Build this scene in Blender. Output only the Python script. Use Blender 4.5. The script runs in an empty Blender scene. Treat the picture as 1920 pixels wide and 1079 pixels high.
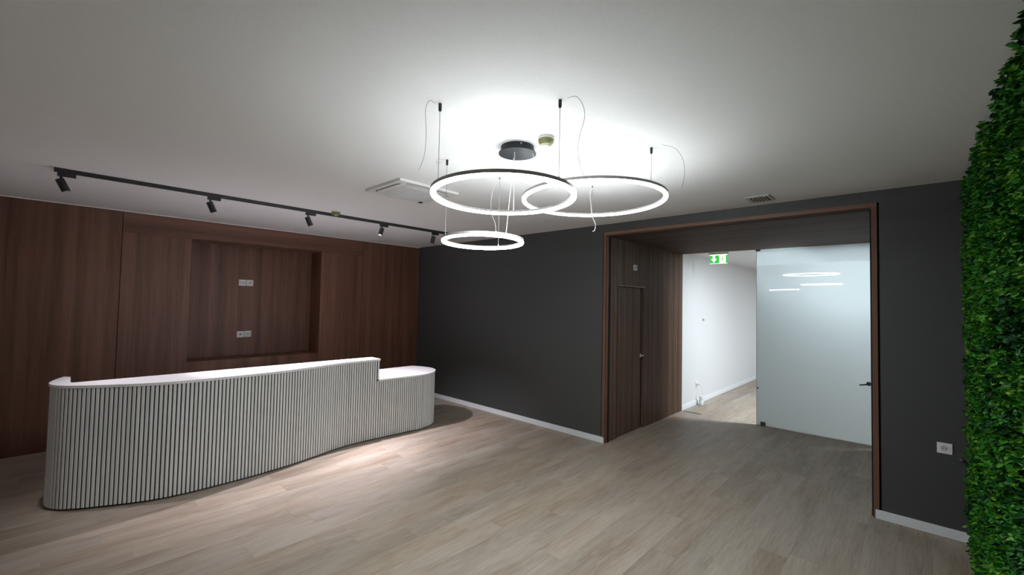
import bpy, bmesh, math, random
from mathutils import Vector, Matrix
random.seed(7)
S = bpy.context.scene
COL = S.collection
PI = math.pi

# ------------------------------------------------------------------ camera, world, exposure
YAW, PITCH, ROLL, FPX = math.radians(43.318), math.radians(1.997), math.radians(1.143), 805.11
CAMH = 1.75
def cam_axes():
    cy, sy, cp, sp = math.cos(YAW), math.sin(YAW), math.cos(PITCH), math.sin(PITCH)
    f = Vector((-sy*cp, cy*cp, sp)); r0 = Vector((cy, sy, 0)); u0 = r0.cross(f)
    cr, sr = math.cos(ROLL), math.sin(ROLL)
    return cr*r0 + sr*u0, -sr*r0 + cr*u0, f
CR, CU, CF = cam_axes()
cd = bpy.data.cameras.new('camera'); cam = bpy.data.objects.new('camera', cd); COL.objects.link(cam)
cd.sensor_fit = 'HORIZONTAL'; cd.sensor_width = 36.0; cd.lens = FPX/1920*36.0
cd.clip_start = 0.05; cd.clip_end = 100
m = Matrix.Identity(4)
for i in range(3):
    m[i][0], m[i][1], m[i][2] = CR[i], CU[i], -CF[i]
m[2][3] = CAMH
cam.matrix_world = m
S.camera = cam

W = bpy.data.worlds.new('world'); S.world = W; W.use_nodes = True
W.node_tree.nodes['Background'].inputs[0].default_value = (0.55, 0.6, 0.65, 1)
W.node_tree.nodes['Background'].inputs[1].default_value = 0.02

S.view_settings.view_transform = 'Standard'; S.view_settings.look = 'None'
S.view_settings.gamma = 1; S.view_settings.use_curve_mapping = False
S.view_settings.exposure = 0.0
S.cycles.max_bounces = 10; S.cycles.diffuse_bounces = 6; S.cycles.glossy_bounces = 4
S.cycles.transmission_bounces = 4; S.cycles.sample_clamp_indirect = 4.0
S.cycles.caustics_reflective = False; S.cycles.caustics_refractive = False

RING_DOWN, RING_UP = 74.0, 12.0           # radiance of the opal diffusers below and of the strip on top
RING_COL = (0.93, 0.985, 1.0)
SPOT_W, SPOT_COL = 420.0, (0.985, 0.92, 1.0)
HALL_W, HALL_COL = 62.0, (0.86, 0.94, 1.0)
def area_light(name, loc, size, watts, col, rot=(0, 0, 0)):
    l = bpy.data.lights.new(name, 'AREA'); l.shape = 'DISK'; l.size = size; l.energy = watts; l.color = col
    o = bpy.data.objects.new(name, l); COL.objects.link(o); o.location = loc; o.rotation_euler = rot
    return o
area_light('hallway_downlight', (-1.47, 7.40, 2.645), 0.10, HALL_W*0.4, HALL_COL)
area_light('hallway_downlight', (-.65, 7.95, 2.63), 0.35, HALL_W*1.15, HALL_COL)
area_light('hallway_downlight', (.9, 8.5, 2.63), 0.5, HALL_W*1.9, HALL_COL)
area_light('hallway_downlight', (-.4, 12.0, 2.63), 0.5, HALL_W*0.7, HALL_COL)

# ------------------------------------------------------------------ materials
def mat(name):
    m = bpy.data.materials.new(name); m.use_nodes = True
    nt = m.node_tree; return m, nt, nt.nodes['Principled BSDF']
def N(nt, t, **k):
    n = nt.nodes.new(t)
    for a, v in k.items():
        if a.startswith('i_'):
            key = a[2:]; key = int(key) if key.isdigit() else key.replace('_', ' ')
            n.inputs[key].default_value = v
        else: setattr(n, a, v)
    return n
def L(nt, a, b): nt.links.new(a, b)
def ramp(nt, stops, interp='LINEAR'):
    r = nt.nodes.new('ShaderNodeValToRGB'); cr = r.color_ramp; cr.interpolation = interp
    while len(cr.elements) < len(stops): cr.elements.new(0.5)
    for e, (p, c) in zip(cr.elements, stops): e.position = p; e.color = (*c, 1)
    return r
def plain(name, col, rough=0.5, metal=0.0, bump=0.0, bscale=120, spec=0.5):
    m, nt, b = mat(name)
    b.inputs['Roughness'].default_value = rough; b.inputs['Metallic'].default_value = metal
    b.inputs['Specular IOR Level'].default_value = spec
    no = N(nt, 'ShaderNodeTexNoise'); no.inputs['Scale'].default_value = bscale; no.inputs['Detail'].default_value = 3
    tc = N(nt, 'ShaderNodeTexCoord'); L(nt, tc.outputs['Object'], no.inputs['Vector'])
    r = ramp(nt, [(0.3, tuple(c*0.95 for c in col)), (0.7, tuple(min(1, c*1.04) for c in col))])
    L(nt, no.outputs['Fac'], r.inputs['Fac']); L(nt, r.outputs['Color'], b.inputs['Base Color'])
    if bump:
        bp = N(nt, 'ShaderNodeBump'); bp.inputs['Strength'].default_value = bump; bp.inputs['Distance'].default_value = 0.002
        L(nt, no.outputs['Fac'], bp.inputs['Height']); L(nt, bp.outputs['Normal'], b.inputs['Normal'])
    return m
def emis(name, col, strength):
    m = bpy.data.materials.new(name); m.use_nodes = True; nt = m.node_tree
    nt.nodes.clear(); o = N(nt, 'ShaderNodeOutputMaterial'); e = N(nt, 'ShaderNodeEmission')
    e.inputs[0].default_value = (*col, 1); e.inputs[1].default_value = strength
    L(nt, e.outputs[0], o.inputs[0]); return m
def wood(name, axis, dark, mid, light, rough=0.45, grain=1.0, rnd=0.0, bands=1.0, spec=.4):
    """grain runs along AXIS of the world; broad tone bands run the same way"""
    m, nt, b = mat(name); b.inputs['Roughness'].default_value = rough; b.inputs['Specular IOR Level'].default_value = spec
    g = N(nt, 'ShaderNodeNewGeometry'); oi = N(nt, 'ShaderNodeObjectInfo')
    off = N(nt, 'ShaderNodeVectorMath', operation='MULTIPLY_ADD')
    cb = N(nt, 'ShaderNodeCombineXYZ'); 
    for k in range(3): L(nt, oi.outputs['Random'], cb.inputs[k])
    L(nt, cb.outputs[0], off.inputs[0]); off.inputs[1].default_value = (17, 31, 13); L(nt, g.outputs['Position'], off.inputs[2])
    def stretched(s_across, s_along):
        mp = N(nt, 'ShaderNodeMapping'); sc = [s_across]*3; sc['xyz'.index(axis)] = s_along
        mp.inputs['Scale'].default_value = sc; L(nt, off.outputs[0], mp.inputs['Vector']); return mp
    n1 = N(nt, 'ShaderNodeTexNoise'); n1.inputs['Scale'].default_value = 1; n1.inputs['Detail'].default_value = 7; n1.inputs['Roughness'].default_value = .65; n1.inputs['Distortion'].default_value = .6
    L(nt, stretched(38*grain, 1.6*grain).outputs[0], n1.inputs['Vector'])
    n2 = N(nt, 'ShaderNodeTexNoise'); n2.inputs['Scale'].default_value = 1; n2.inputs['Detail'].default_value = 2; n2.inputs['Roughness'].default_value = .5
    L(nt, stretched(8*bands, 0.22*bands).outputs[0], n2.inputs['Vector'])
    mx = N(nt, 'ShaderNodeMath', operation='MULTIPLY_ADD'); L(nt, n2.outputs['Fac'], mx.inputs[0]); mx.inputs[1].default_value = 0.75
    h = N(nt, 'ShaderNodeMath', operation='MULTIPLY'); L(nt, n1.outputs['Fac'], h.inputs[0]); h.inputs[1].default_value = 0.45
    L(nt, h.outputs[0], mx.inputs[2])
    r = ramp(nt, [(0.42, dark), (0.6, mid), (0.8, light)]); L(nt, mx.outputs[0], r.inputs['Fac'])
    if rnd:
        hs = N(nt, 'ShaderNodeHueSaturation'); L(nt, r.outputs['Color'], hs.inputs['Color'])
        mr = N(nt, 'ShaderNodeMapRange'); L(nt, oi.outputs['Random'], mr.inputs['Value']); mr.inputs['To Min'].default_value = 1-rnd; mr.inputs['To Max'].default_value = 1+rnd
        L(nt, mr.outputs[0], hs.inputs['Value']); L(nt, hs.outputs['Color'], b.inputs['Base Color'])
    else: L(nt, r.outputs['Color'], b.inputs['Base Color'])
    bp = N(nt, 'ShaderNodeBump'); bp.inputs['Strength'].default_value = .15; bp.inputs['Distance'].default_value = .001
    L(nt, n1.outputs['Fac'], bp.inputs['Height']); L(nt, bp.outputs['Normal'], b.inputs['Normal'])
    return m
def plank_mat(name):
    m, nt, b = mat(name)
    g = N(nt, 'ShaderNodeNewGeometry'); oi = N(nt, 'ShaderNodeObjectInfo')
    cb = N(nt, 'ShaderNodeCombineXYZ')
    for k in range(3): L(nt, oi.outputs['Random'], cb.inputs[k])
    off = N(nt, 'ShaderNodeVectorMath', operation='MULTIPLY_ADD'); L(nt, cb.outputs[0], off.inputs[0]); off.inputs[1].default_value = (23, 57, 11); L(nt, g.outputs['Position'], off.inputs[2])
    mp = N(nt, 'ShaderNodeMapping'); mp.inputs['Scale'].default_value = (9, 0.9, 1); L(nt, off.outputs[0], mp.inputs['Vector'])
    n0 = N(nt, 'ShaderNodeTexNoise'); n0.inputs['Scale'].default_value = 1; n0.inputs['Detail'].default_value = 3; n0.inputs['Distortion'].default_value = .4; L(nt, mp.outputs[0], n0.inputs['Vector'])
    # cathedral figure: rings of the low noise
    mu = N(nt, 'ShaderNodeMath', operation='MULTIPLY'); L(nt, n0.outputs['Fac'], mu.inputs[0]); mu.inputs[1].default_value = 70
    si = N(nt, 'ShaderNodeMath', operation='SINE'); L(nt, mu.outputs[0], si.inputs[0])
    mp2 = N(nt, 'ShaderNodeMapping'); mp2.inputs['Scale'].default_value = (95, 4, 1); L(nt, off.outputs[0], mp2.inputs['Vector'])
    n1 = N(nt, 'ShaderNodeTexNoise'); n1.inputs['Scale'].default_value = 1; n1.inputs['Detail'].default_value = 5; L(nt, mp2.outputs[0], n1.inputs['Vector'])
    mp3 = N(nt, 'ShaderNodeMapping'); mp3.inputs['Scale'].default_value = (7, 1.1, 1); L(nt, off.outputs[0], mp3.inputs['Vector'])
    n3 = N(nt, 'ShaderNodeTexNoise'); n3.inputs['Scale'].default_value = 1; n3.inputs['Detail'].default_value = 4; L(nt, mp3.outputs[0], n3.inputs['Vector'])
    a1 = N(nt, 'ShaderNodeMath', operation='MULTIPLY_ADD'); L(nt, si.outputs[0], a1.inputs[0]); a1.inputs[1].default_value = .055
    a0 = N(nt, 'ShaderNodeMath', operation='MULTIPLY_ADD'); L(nt, n1.outputs['Fac'], a0.inputs[0]); a0.inputs[1].default_value = .62; a0.inputs[2].default_value = .19; L(nt, a0.outputs[0], a1.inputs[2])
    a2 = N(nt, 'ShaderNodeMath', operation='ADD'); L(nt, a1.outputs[0], a2.inputs[0]); L(nt, n3.outputs['Fac'], a2.inputs[1])
    a3 = N(nt, 'ShaderNodeMath', operation='MULTIPLY'); L(nt, a2.outputs[0], a3.inputs[0]); a3.inputs[1].default_value = .5
    r = ramp(nt, [(0.32, (.205, .150, .108)), (0.46, (.295, .238, .187)), (0.55, (.34, .286, .232)), (0.70, (.395, .348, .295))]); L(nt, a3.outputs[0], r.inputs['Fac'])
    # the tone of each board, warm to grey
    hs = N(nt, 'ShaderNodeHueSaturation'); L(nt, r.outputs['Color'], hs.inputs['Color'])
    mr = N(nt, 'ShaderNodeMapRange'); L(nt, oi.outputs['Random'], mr.inputs['Value']); mr.inputs['To Min'].default_value = .93; mr.inputs['To Max'].default_value = 1.06
    L(nt, mr.outputs[0], hs.inputs['Value'])
    fr = N(nt, 'ShaderNodeMath', operation='MULTIPLY'); L(nt, oi.outputs['Random'], fr.inputs[0]); fr.inputs[1].default_value = 13.7
    f2 = N(nt, 'ShaderNodeMath', operation='FRACT'); L(nt, fr.outputs[0], f2.inputs[0])
    mr2 = N(nt, 'ShaderNodeMapRange'); L(nt, f2.outputs[0], mr2.inputs['Value']); mr2.inputs['To Min'].default_value = .85; mr2.inputs['To Max'].default_value = 1.1
    L(nt, mr2.outputs[0], hs.inputs['Saturation']); L(nt, hs.outputs['Color'], b.inputs['Base Color'])
    rr = N(nt, 'ShaderNodeMapRange'); L(nt, n3.outputs['Fac'], rr.inputs['Value']); rr.inputs['To Min'].default_value = .42; rr.inputs['To Max'].default_value = .62
    L(nt, rr.outputs[0], b.inputs['Roughness']); b.inputs['Specular IOR Level'].default_value = .35
    bp = N(nt, 'ShaderNodeBump'); bp.inputs['Strength'].default_value = .12; bp.inputs['Distance'].default_value = .001
    L(nt, a1.outputs[0], bp.inputs['Height']); L(nt, bp.outputs['Normal'], b.inputs['Normal'])
    return m
def leaf_mat(name, source):
    m, nt, b = mat(name); b.inputs['Roughness'].default_value = .5; b.inputs['Specular IOR Level'].default_value = .25
    if source == 'island': rnd = N(nt, 'ShaderNodeNewGeometry').outputs['Random Per Island']
    else: rnd = N(nt, 'ShaderNodeObjectInfo').outputs['Random']
    g = N(nt, 'ShaderNodeNewGeometry'); no = N(nt, 'ShaderNodeTexNoise'); no.inputs['Scale'].default_value = 4.5; no.inputs['Detail'].default_value = 2
    L(nt, g.outputs['Position'], no.inputs['Vector'])
    r = ramp(nt, [(0.0, (.003, .034, .012)), (0.3, (.008, .085, .008)), (.6, (.024, .17, .006)), (0.85, (.075, .23, .008)), (1.0, (.14, .29, .03))])
    mr = N(nt, 'ShaderNodeMapRange'); L(nt, no.outputs['Fac'], mr.inputs['Value']); mr.inputs['From Min'].default_value = .3; mr.inputs['From Max'].default_value = .7; mr.inputs['To Min'].default_value = -.25; mr.inputs['To Max'].default_value = .45
    ml = N(nt, 'ShaderNodeMath', operation='MULTIPLY_ADD'); L(nt, rnd, ml.inputs[0]); ml.inputs[1].default_value = .75; L(nt, mr.outputs[0], ml.inputs[2]); ml.use_clamp = True
    L(nt, ml.outputs[0], r.inputs['Fac']); L(nt, r.outputs['Color'], b.inputs['Base Color'])
    b.inputs['Subsurface Weight'].default_value = 0.0
    return m
def frosted(name):
    m = bpy.data.materials.new(name); m.use_nodes = True; nt = m.node_tree; nt.nodes.clear()
    o = N(nt, 'ShaderNodeOutputMaterial')
    d = N(nt, 'ShaderNodeBsdfDiffuse'); d.inputs[0].default_value = (.66, .72, .73, 1)
    t = N(nt, 'ShaderNodeBsdfTranslucent'); t.inputs[0].default_value = (.90, .955, .96, 1)
    mx = N(nt, 'ShaderNodeMixShader'); mx.inputs[0].default_value = .74; L(nt, d.outputs[0], mx.inputs[1]); L(nt, t.outputs[0], mx.inputs[2])
    gl = N(nt, 'ShaderNodeBsdfGlossy'); gl.inputs['Roughness'].default_value = 0.004; gl.inputs[0].default_value = (1, 1, 1, 1)
    fr = N(nt, 'ShaderNodeFresnel'); fr.inputs[0].default_value = 1.5
    no = N(nt, 'ShaderNodeTexNoise'); no.inputs['Scale'].default_value = 3
    mx2 = N(nt, 'ShaderNodeMixShader'); L(nt, fr.outputs[0], mx2.inputs[0]); L(nt, mx.outputs[0], mx2.inputs[1]); L(nt, gl.outputs[0], mx2.inputs[2])
    L(nt, mx2.outputs[0], o.inputs[0]); return m

MT = {}
MT['ceiling'] = plain('ceiling_paint', (.87, .875, .87), .85, bump=.08, bscale=300)
MT['grey'] = plain('charcoal_wall_paint', (.054, .057, .057), .55, bump=.1, bscale=260)
MT['white_wall'] = plain('white_wall_paint', (.67, .68, .69), .75, bump=.08, bscale=260)
MT['plaster'] = plain('pale_wall_paint', (.80, .79, .78), .8, bump=.08, bscale=260)
MT['slab'] = plain('concrete_subfloor', (.16, .13, .10), .9)
MT['skirting'] = plain('white_skirting', (.76, .79, .82), .4)
WD, WM, WL = (.072, .032, .0195), (.128, .058, .0355), (.186, .089, .056)
MT['wood_z'] = wood('walnut_upright', 'z', WD, WM, WL)
MT['wood_y'] = wood('walnut_lengthwise', 'y', WD, WM, WL)
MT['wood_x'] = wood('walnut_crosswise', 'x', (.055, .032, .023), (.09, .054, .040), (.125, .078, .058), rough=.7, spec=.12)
MT['trimwood_z'] = wood('walnut_casing_upright', 'z', (.13, .065, .042), (.19, .097, .064), (.25, .135, .09))
MT['trimwood_x'] = wood('walnut_casing_crosswise', 'x', (.13, .065, .042), (.19, .097, .064), (.25, .135, .09))
MT['slat_wood'] = wood('walnut_slat', 'z', (.09, .053, .036), (.145, .086, .058), (.20, .122, .084), rnd=.25)
MT['dark_back'] = plain('dark_felt', (.012, .010, .009), .9)
MT['plank'] = plank_mat('oak_plank')
MT['desk_slat'] = wood('white_washed_slat', 'z', (.69, .70, .695), (.75, .76, .755), (.80, .81, .805), rough=.5, rnd=.03)
MT['desk_white'] = plain('white_laminate', (.88, .875, .885), .38)
MT['desk_dark'] = plain('desk_shadow_gap', (.03, .03, .032), .8)
MT['black'] = plain('black_powder_coat', (.012, .013, .016), .42)
MT['black_soft'] = plain('black_canopy', (.012, .014, .018), .5, spec=.3)
MT['alu'] = plain('grey_aluminium', (.30, .285, .275), .5, metal=.3)
MT['steel'] = plain('brushed_steel', (.55, .55, .55), .3, metal=1.0)
MT['dsteel'] = plain('dark_steel', (.10, .105, .105), .4, metal=.8)
MT['white_plastic'] = plain('white_plastic', (.78, .78, .77), .4)
MT['grey_plastic'] = plain('pale_grey_plastic', (.52, .53, .53), .5)
MT['wire'] = plain('steel_wire', (.24, .25, .25), .5, metal=.3)
MT['white_cord'] = plain('white_cord', (.72, .73, .72), .5)
MT['detector'] = plain('green_dust_cap', (.17, .175, .06), .3)
MT['ring_down'] = emis('opal_diffuser', RING_COL, RING_DOWN)
MT['ring_up'] = emis('upper_light_strip', RING_COL, RING_UP)
MT['lens'] = emis('spot_lens', SPOT_COL, 12.0)
MT['frosted'] = frosted('frosted_glass')
MT['glass_edge'] = plain('glass_edge', (.9, .95, .95), .3)
MT['leaf_island'] = leaf_mat('plant_leaf_mass', 'island')
MT['leaf_object'] = leaf_mat('plant_leaf', 'object')
MT['plant_back'] = plain('plant_mat', (.004, .014, .005), .95, spec=.0)
MT['sign_green'] = emis('sign_green', (.06, .62, .12), 1.0)
MT['sign_white'] = emis('sign_white', (.95, 1.0, .78), 1.6)
MT['sign_figure'] = emis('sign_figure', (.45, .62, .22), 1.0)
MT['copper'] = plain('copper_wire', (.35, .08, .03), .5)
MT['flake'] = plain('paint_chip', (.75, .75, .72), .7)

# ------------------------------------------------------------------ mesh helpers
class MB:
    def __init__(s): s.v = []; s.f = []; s.mi = []
    def add(s, vs, fs, mi=0):
        o = len(s.v); s.v += [tuple(v) for v in vs]; s.f += [tuple(i+o for i in f) for f in fs]; s.mi += [mi]*len(fs); return s
    def box(s, x0, x1, y0, y1, z0, z1, mi=0):
        v = [(x, y, z) for z in (z0, z1) for y in (y0, y1) for x in (x0, x1)]
        return s.add(v, [(0, 2, 3, 1), (4, 5, 7, 6), (0, 1, 5, 4), (2, 6, 7, 3), (0, 4, 6, 2), (1, 3, 7, 5)], mi)
    def lathe(s, prof, c=(0, 0, 0), n=24, axis='z', closed=False, mi=0):
        vs = []; fs = []; k = len(prof)
        for i in range(n):
            a = 2*PI*i/n; ca, sa = math.cos(a), math.sin(a)
            for r, h in prof:
                p = (r*ca, r*sa, h) if axis == 'z' else ((h, r*ca, r*sa) if axis == 'x' else (r*sa, h, r*ca))
                vs.append((p[0]+c[0], p[1]+c[1], p[2]+c[2]))
        for i in range(n):
            j = (i+1) % n
            for q in range(k if closed else k-1):
                q2 = (q+1) % k
                fs.append((i*k+q, j*k+q, j*k+q2, i*k+q2))
        if not closed:
            if prof[0][0] > 1e-6: fs.append(tuple(i*k for i in reversed(range(n))))
            if prof[-1][0] > 1e-6: fs.append(tuple(i*k+k-1 for i in range(n)))
        return s.add(vs, fs, mi)
    def tube(s, pts, r, n=6, mi=0):
        pts = [Vector(p) for p in pts]; vs = []; fs = []
        up = Vector((0.31, 0.17, 0.93)).normalized()
        for i, p in enumerate(pts):
            t = (pts[min(i+1, len(pts)-1)]-pts[max(i-1, 0)]).normalized()
            a = t.cross(up)
            if a.length < .05: a = t.cross(Vector((1, 0, 0)))
            a.normalize(); b = t.cross(a)
            for k in range(n):
                w = 2*PI*k/n; vs.append(p + r*(math.cos(w)*a + math.sin(w)*b))
        for i in range(len(pts)-1):
            for k in range(n):
                k2 = (k+1) % n; fs.append((i*n+k, i*n+k2, (i+1)*n+k2, (i+1)*n+k))
        fs.append(tuple(reversed(range(n)))); fs.append(tuple((len(pts)-1)*n+k for k in range(n)))
        return s.add(vs, fs, mi)
    def prism(s, poly, z0, z1, mi=0):
        n = len(poly)
        v = [(x, y, z0) for x, y in poly]+[(x, y, z1) for x, y in poly]
        return s.add(v, [tuple(reversed(range(n))), tuple(range(n, 2*n))]+[(i, (i+1) % n, n+(i+1) % n, n+i) for i in range(n)], mi)
    def mesh(s, name, mats, loc=(0, 0, 0), smooth=None, bevel=0):
        me = bpy.data.meshes.new(name)
        me.from_pydata([(x-loc[0], y-loc[1], z-loc[2]) for x, y, z in s.v], [], s.f)
        for m_ in (mats if isinstance(mats, (list, tuple)) else [mats]): me.materials.append(m_)
        for p, i in zip(me.polygons, s.mi): p.material_index = i
        bm = bmesh.new(); bm.from_mesh(me); bmesh.ops.recalc_face_normals(bm, faces=bm.faces)
        if bevel:
            ed = [e for e in bm.edges if len(e.link_faces) == 2 and e.calc_face_angle(0) > .6]
            bmesh.ops.bevel(bm, geom=ed, offset=bevel, segments=2, profile=.6, affect='EDGES', clamp_overlap=True)
        bm.to_mesh(me); bm.free()
        if smooth is not None:
            me.polygons.foreach_set('use_smooth', [True]*len(me.polygons))
            try: me.set_sharp_from_angle(angle=math.radians(smooth))
            except Exception: pass
        me.update(); return me
    def build(s, name, mats, parent=None, loc=(0, 0, 0), smooth=None, bevel=0):
        o = bpy.data.objects.new(name, s.mesh(name, mats, loc, smooth, bevel)); COL.objects.link(o)
        if parent is not None: o.parent = parent
        else: o.location = loc
        return o
def tag(o, label=None, cat=None, group=None, kind=None):
    if label: o['label'] = label
    if cat: o['category'] = cat
    if group: o['group'] = group
    if kind: o['kind'] = kind
    return o
def thing(name, loc, label, cat, group=None, kind=None):
    o = bpy.data.objects.new(name, None); COL.objects.link(o); o.location = loc; o.empty_display_size = .1
    return tag(o, label, cat, group, kind)
def copy_tree(o, parent=None):
    kids = list(o.children); c = o.copy(); COL.objects.link(c)
    if parent is not None: c.parent = parent
    for k in kids: copy_tree(k, c)
    return c
def struct(name, mb, m_, label, cat, bevel=0):
    return tag(mb.build(name, m_, bevel=bevel), label, cat, kind='structure')
def crom(pts, closed=False, sub=10):
    out = []; n = len(pts)
    for i in range(n-1):
        p0, p1, p2, p3 = pts[max(i-1, 0)], pts[i], pts[i+1], pts[min(i+2, n-1)]
        for k in range(sub):
            t = k/sub; t2, t3 = t*t, t*t*t
            out.append(tuple(.5*((2*b)+(-a+c)*t+(2*a-5*b+4*c-d)*t2+(-a+3*b-3*c+d)*t3) for a, b, c, d in zip(p0, p1, p2, p3)))
    out.append(tuple(pts[-1])); return out

# ------------------------------------------------------------------ the setting
XA, YB, ZC = -7.015, 4.80, 2.775          # wood wall, charcoal wall, ceiling
XJ, YE, ZS = -2.880, 7.225, 2.640         # slatted side of the passage, its far end, its soffit
X0, X1 = -0.277, 0.345                    # other side of the passage, wall behind the plants
YF = -2.6                                 # wall behind the camera
struct('ceiling', MB().box(-7.6, 0.6, YF-.1, YB+.05, ZC, ZC+.1), MT['ceiling'], 'white plain ceiling over the reception room', 'ceiling')
struct('wall_front', MB().box(-7.6, 0.6, YF-.1, YF, -.1, ZC), MT['plaster'], 'pale wall behind the camera', 'wall')
struct('wall_right', MB().box(X1, X1+.1, YF, YB, -.1, ZC), MT['plaster'], 'pale wall behind the green plant wall', 'wall')
# charcoal wall: one inverted U around the passage
wb = MB(); u = [(-7.6, -.1), (-2.93, -.1), (-2.93, 2.672), (-.228, 2.672), (-.228, -.1), (X1+.1, -.1), (X1+.1, ZC), (-7.6, ZC)]
n = len(u)
wb.add([(x, YB, z) for x, z in u]+[(x, YB+.09, z) for x, z in u], [(0, 1, 2, 7), (2, 3, 6, 7), (3, 4, 5, 6), (n, n+7, n+2, n+1), (n+2, n+7, n+6, n+3), (n+3, n+6, n+5, n+4)]+[(i, (i+1) % n, n+(i+1) % n, n+i) for i in range(n)])
struct('wall_back', wb, MT['grey'], 'charcoal painted wall around the wood framed passage', 'wall')

# floor: sub-floor plus every board
floor = struct('floor', MB().box(-7.6, 2.6, YF-.1, 15.2, -.12, -.0125), MT['slab'], 'taupe oak plank floor running towards the hallway', 'floor')
PW, PL = 0.184, 1.22
def plank_mb(x0, x1, y0, y1, mb=None):
    mb = mb or MB(); g, c = .0001, .0005
    x0 += g; x1 -= g; y0 += g; y1 -= g
    v = [(x0, y0, -.0125), (x1, y0, -.0125), (x1, y1, -.0125), (x0, y1, -.0125),
         (x0, y0, -c), (x1, y0, -c), (x1, y1, -c), (x0, y1, -c),
         (x0+c, y0+c, 0), (x1-c, y0+c, 0), (x1-c, y1-c, 0), (x0+c, y1-c, 0)]
    f = [(8, 9, 10, 11)]
    for i in range(4):
        j = (i+1) % 4; f += [(i, j, 4+j, 4+i), (4+i, 4+j, 8+j, 8+i)]
    return mb.add(v, f)
def proj(x, y, z):
    d = Vector((x, y, z-CAMH)); w = d.dot(CF)
    if w < .2: return None
    return 960+FPX*d.dot(CR)/w, 539.5-FPX*d.dot(CU)/w
planks = []
rp = random.Random(3)
x = -1.04-PW*34
while x < 2.5:
    y = YF - rp.random()*PL
    while y < 15:
        a0, a1, b0, b1 = x, x+PW, max(y, YF), min(y+PL, 15)
        spans = []
        if b0 < YB+.09:
            spans.append((max(a0, XA-.02), min(a1, X1), b0, b1 if (a0 > XJ and a1 < X0) else min(b1, YB+.005)))
        if b0 >= YB+.09:
            lo, hi = XJ-.015, (X0+.015 if b0 < YE-.6 else 2.45)
            spans.append((max(a0, lo), min(a1, hi), b0, b1))
        elif b1 > YB+.09 and not (a0 > XJ and a1 < X0) and a1 > XJ and a0 < X0:
            spans.append((max(a0, XJ-.015), min(a1, X0+.015), YB+.005, b1))
        for (p0, p1, q0, q1) in spans:
            if p1-p0 > .012 and q1-q0 > .02:
                cs = [proj(px, py, 0) for px, py in ((p0, q0), (p1, q0), (p1, q1), (p0, q1))]
                area = 0
                if all(cs):
                    area = abs(sum(cs[i][0]*cs[(i+1) % 4][1]-cs[(i+1) % 4][0]*cs[i][1] for i in range(4)))/2
                    mx_, my_ = sum(c[0] for c in cs)/4, sum(c[1] for c in cs)/4
                    inn = sum(-5 < c[0] < 1925 and -5 < c[1] < 1084 for c in cs)
                    if inn == 0 and not (-20 < mx_ < 1940 and -20 < my_ < 1100): area = 0
                    if area and -5.3 > p0 > -7.1 and q0 > .3 and q1 < 3.9: area *= .01   # hidden behind the desk
                planks.append((area, p0, p1, q0, q1))
        y += PL
    x += PW
planks.sort(key=lambda t: -t[0])
cache = {}; restp = MB()
for i, (area, p0, p1, q0, q1) in enumerate(planks):
    if i < 300 and area > 0:
        key = (round(p1-p0, 4), round(q1-q0, 4))
        if key not in cache: cache[key] = plank_mb(0, p1-p0, 0, q1-q0).mesh('plank', MT['plank'])
        o = bpy.data.objects.new('plank', cache[key]); COL.objects.link(o); o.location = (p0, q0, 0); o.parent = floor
    else: plank_mb(p0, p1, q0, q1, restp)
tag(restp.build('far_planks', MT['plank'], floor), kind='stuff')

# wood wall with its recess
wl = struct('wall_left', MB().box(-7.56, -7.42, YF, YB+.05, -.1, ZC), MT['dark_back'], 'dark walnut panelled wall with a large square recess', 'wall')
NY0, NY1, NZ0, NZ1, NXB = 1.211, 2.927, .877, 2.510, -7.396
def panel(y0, y1, z0, z1, m_, gl=.0015, gr=.0015, gb=.001, gt=.001, proud=0.0):
    MB().box(XA-.02, XA+proud, y0+gl, y1-gr, z0+gb, z1-gt).build('panel', m_, wl, bevel=.0012)
panel(YF, -.90, 0, ZC, MT['wood_z'])
panel(-.90, .523, 0, ZC, MT['wood_z'], gr=.003)
panel(.523, 3.640, 2.516, ZC, MT['wood_y'], gl=.003, gr=.002, gb=.0015)
panel(.523, NY0, 0, 2.516, MT['wood_z'], gl=.003, gt=.0015, gr=0)
panel(NY1, 3.640, 0, 2.516, MT['wood_z'], gl=.001, gr=.002, gt=.0015)
panel(NY0, NY1, 0, NZ0, MT['wood_z'], gl=.001, gr=.001)
panel(3.640, YB-.001, 0, ZC, MT['wood_z'], gl=.002, gr=0)
def nb(x0, x1, y0, y1, z0, z1, m_): MB().box(x0, x1, y0, y1, z0, z1).build('recess_panel', m_, wl, bevel=.001)
nb(NXB-.02, NXB, NY0, NY1, NZ0, NZ1, MT['wood_z'])
nb(NXB, XA-.002, NY0-.018, NY0, NZ0-.018, NZ1+.005, MT['wood_z'])
nb(NXB, XA-.002, NY1, NY1+.018, NZ0-.018, NZ1+.005, MT['wood_z'])
nb(NXB, XA-.022, NY0, NY1, NZ1, NZ1+.005, MT['wood_y'])
nb(NXB, XA-.002, NY0, NY1, NZ0-.0175, NZ0, MT['wood_y'])
struct('trim_1', MB().box(XA, XA+.012, YF, YB, ZC-.010, ZC), MT['ceiling'], 'thin white strip along the top of the walnut wall', 'trim')

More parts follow.
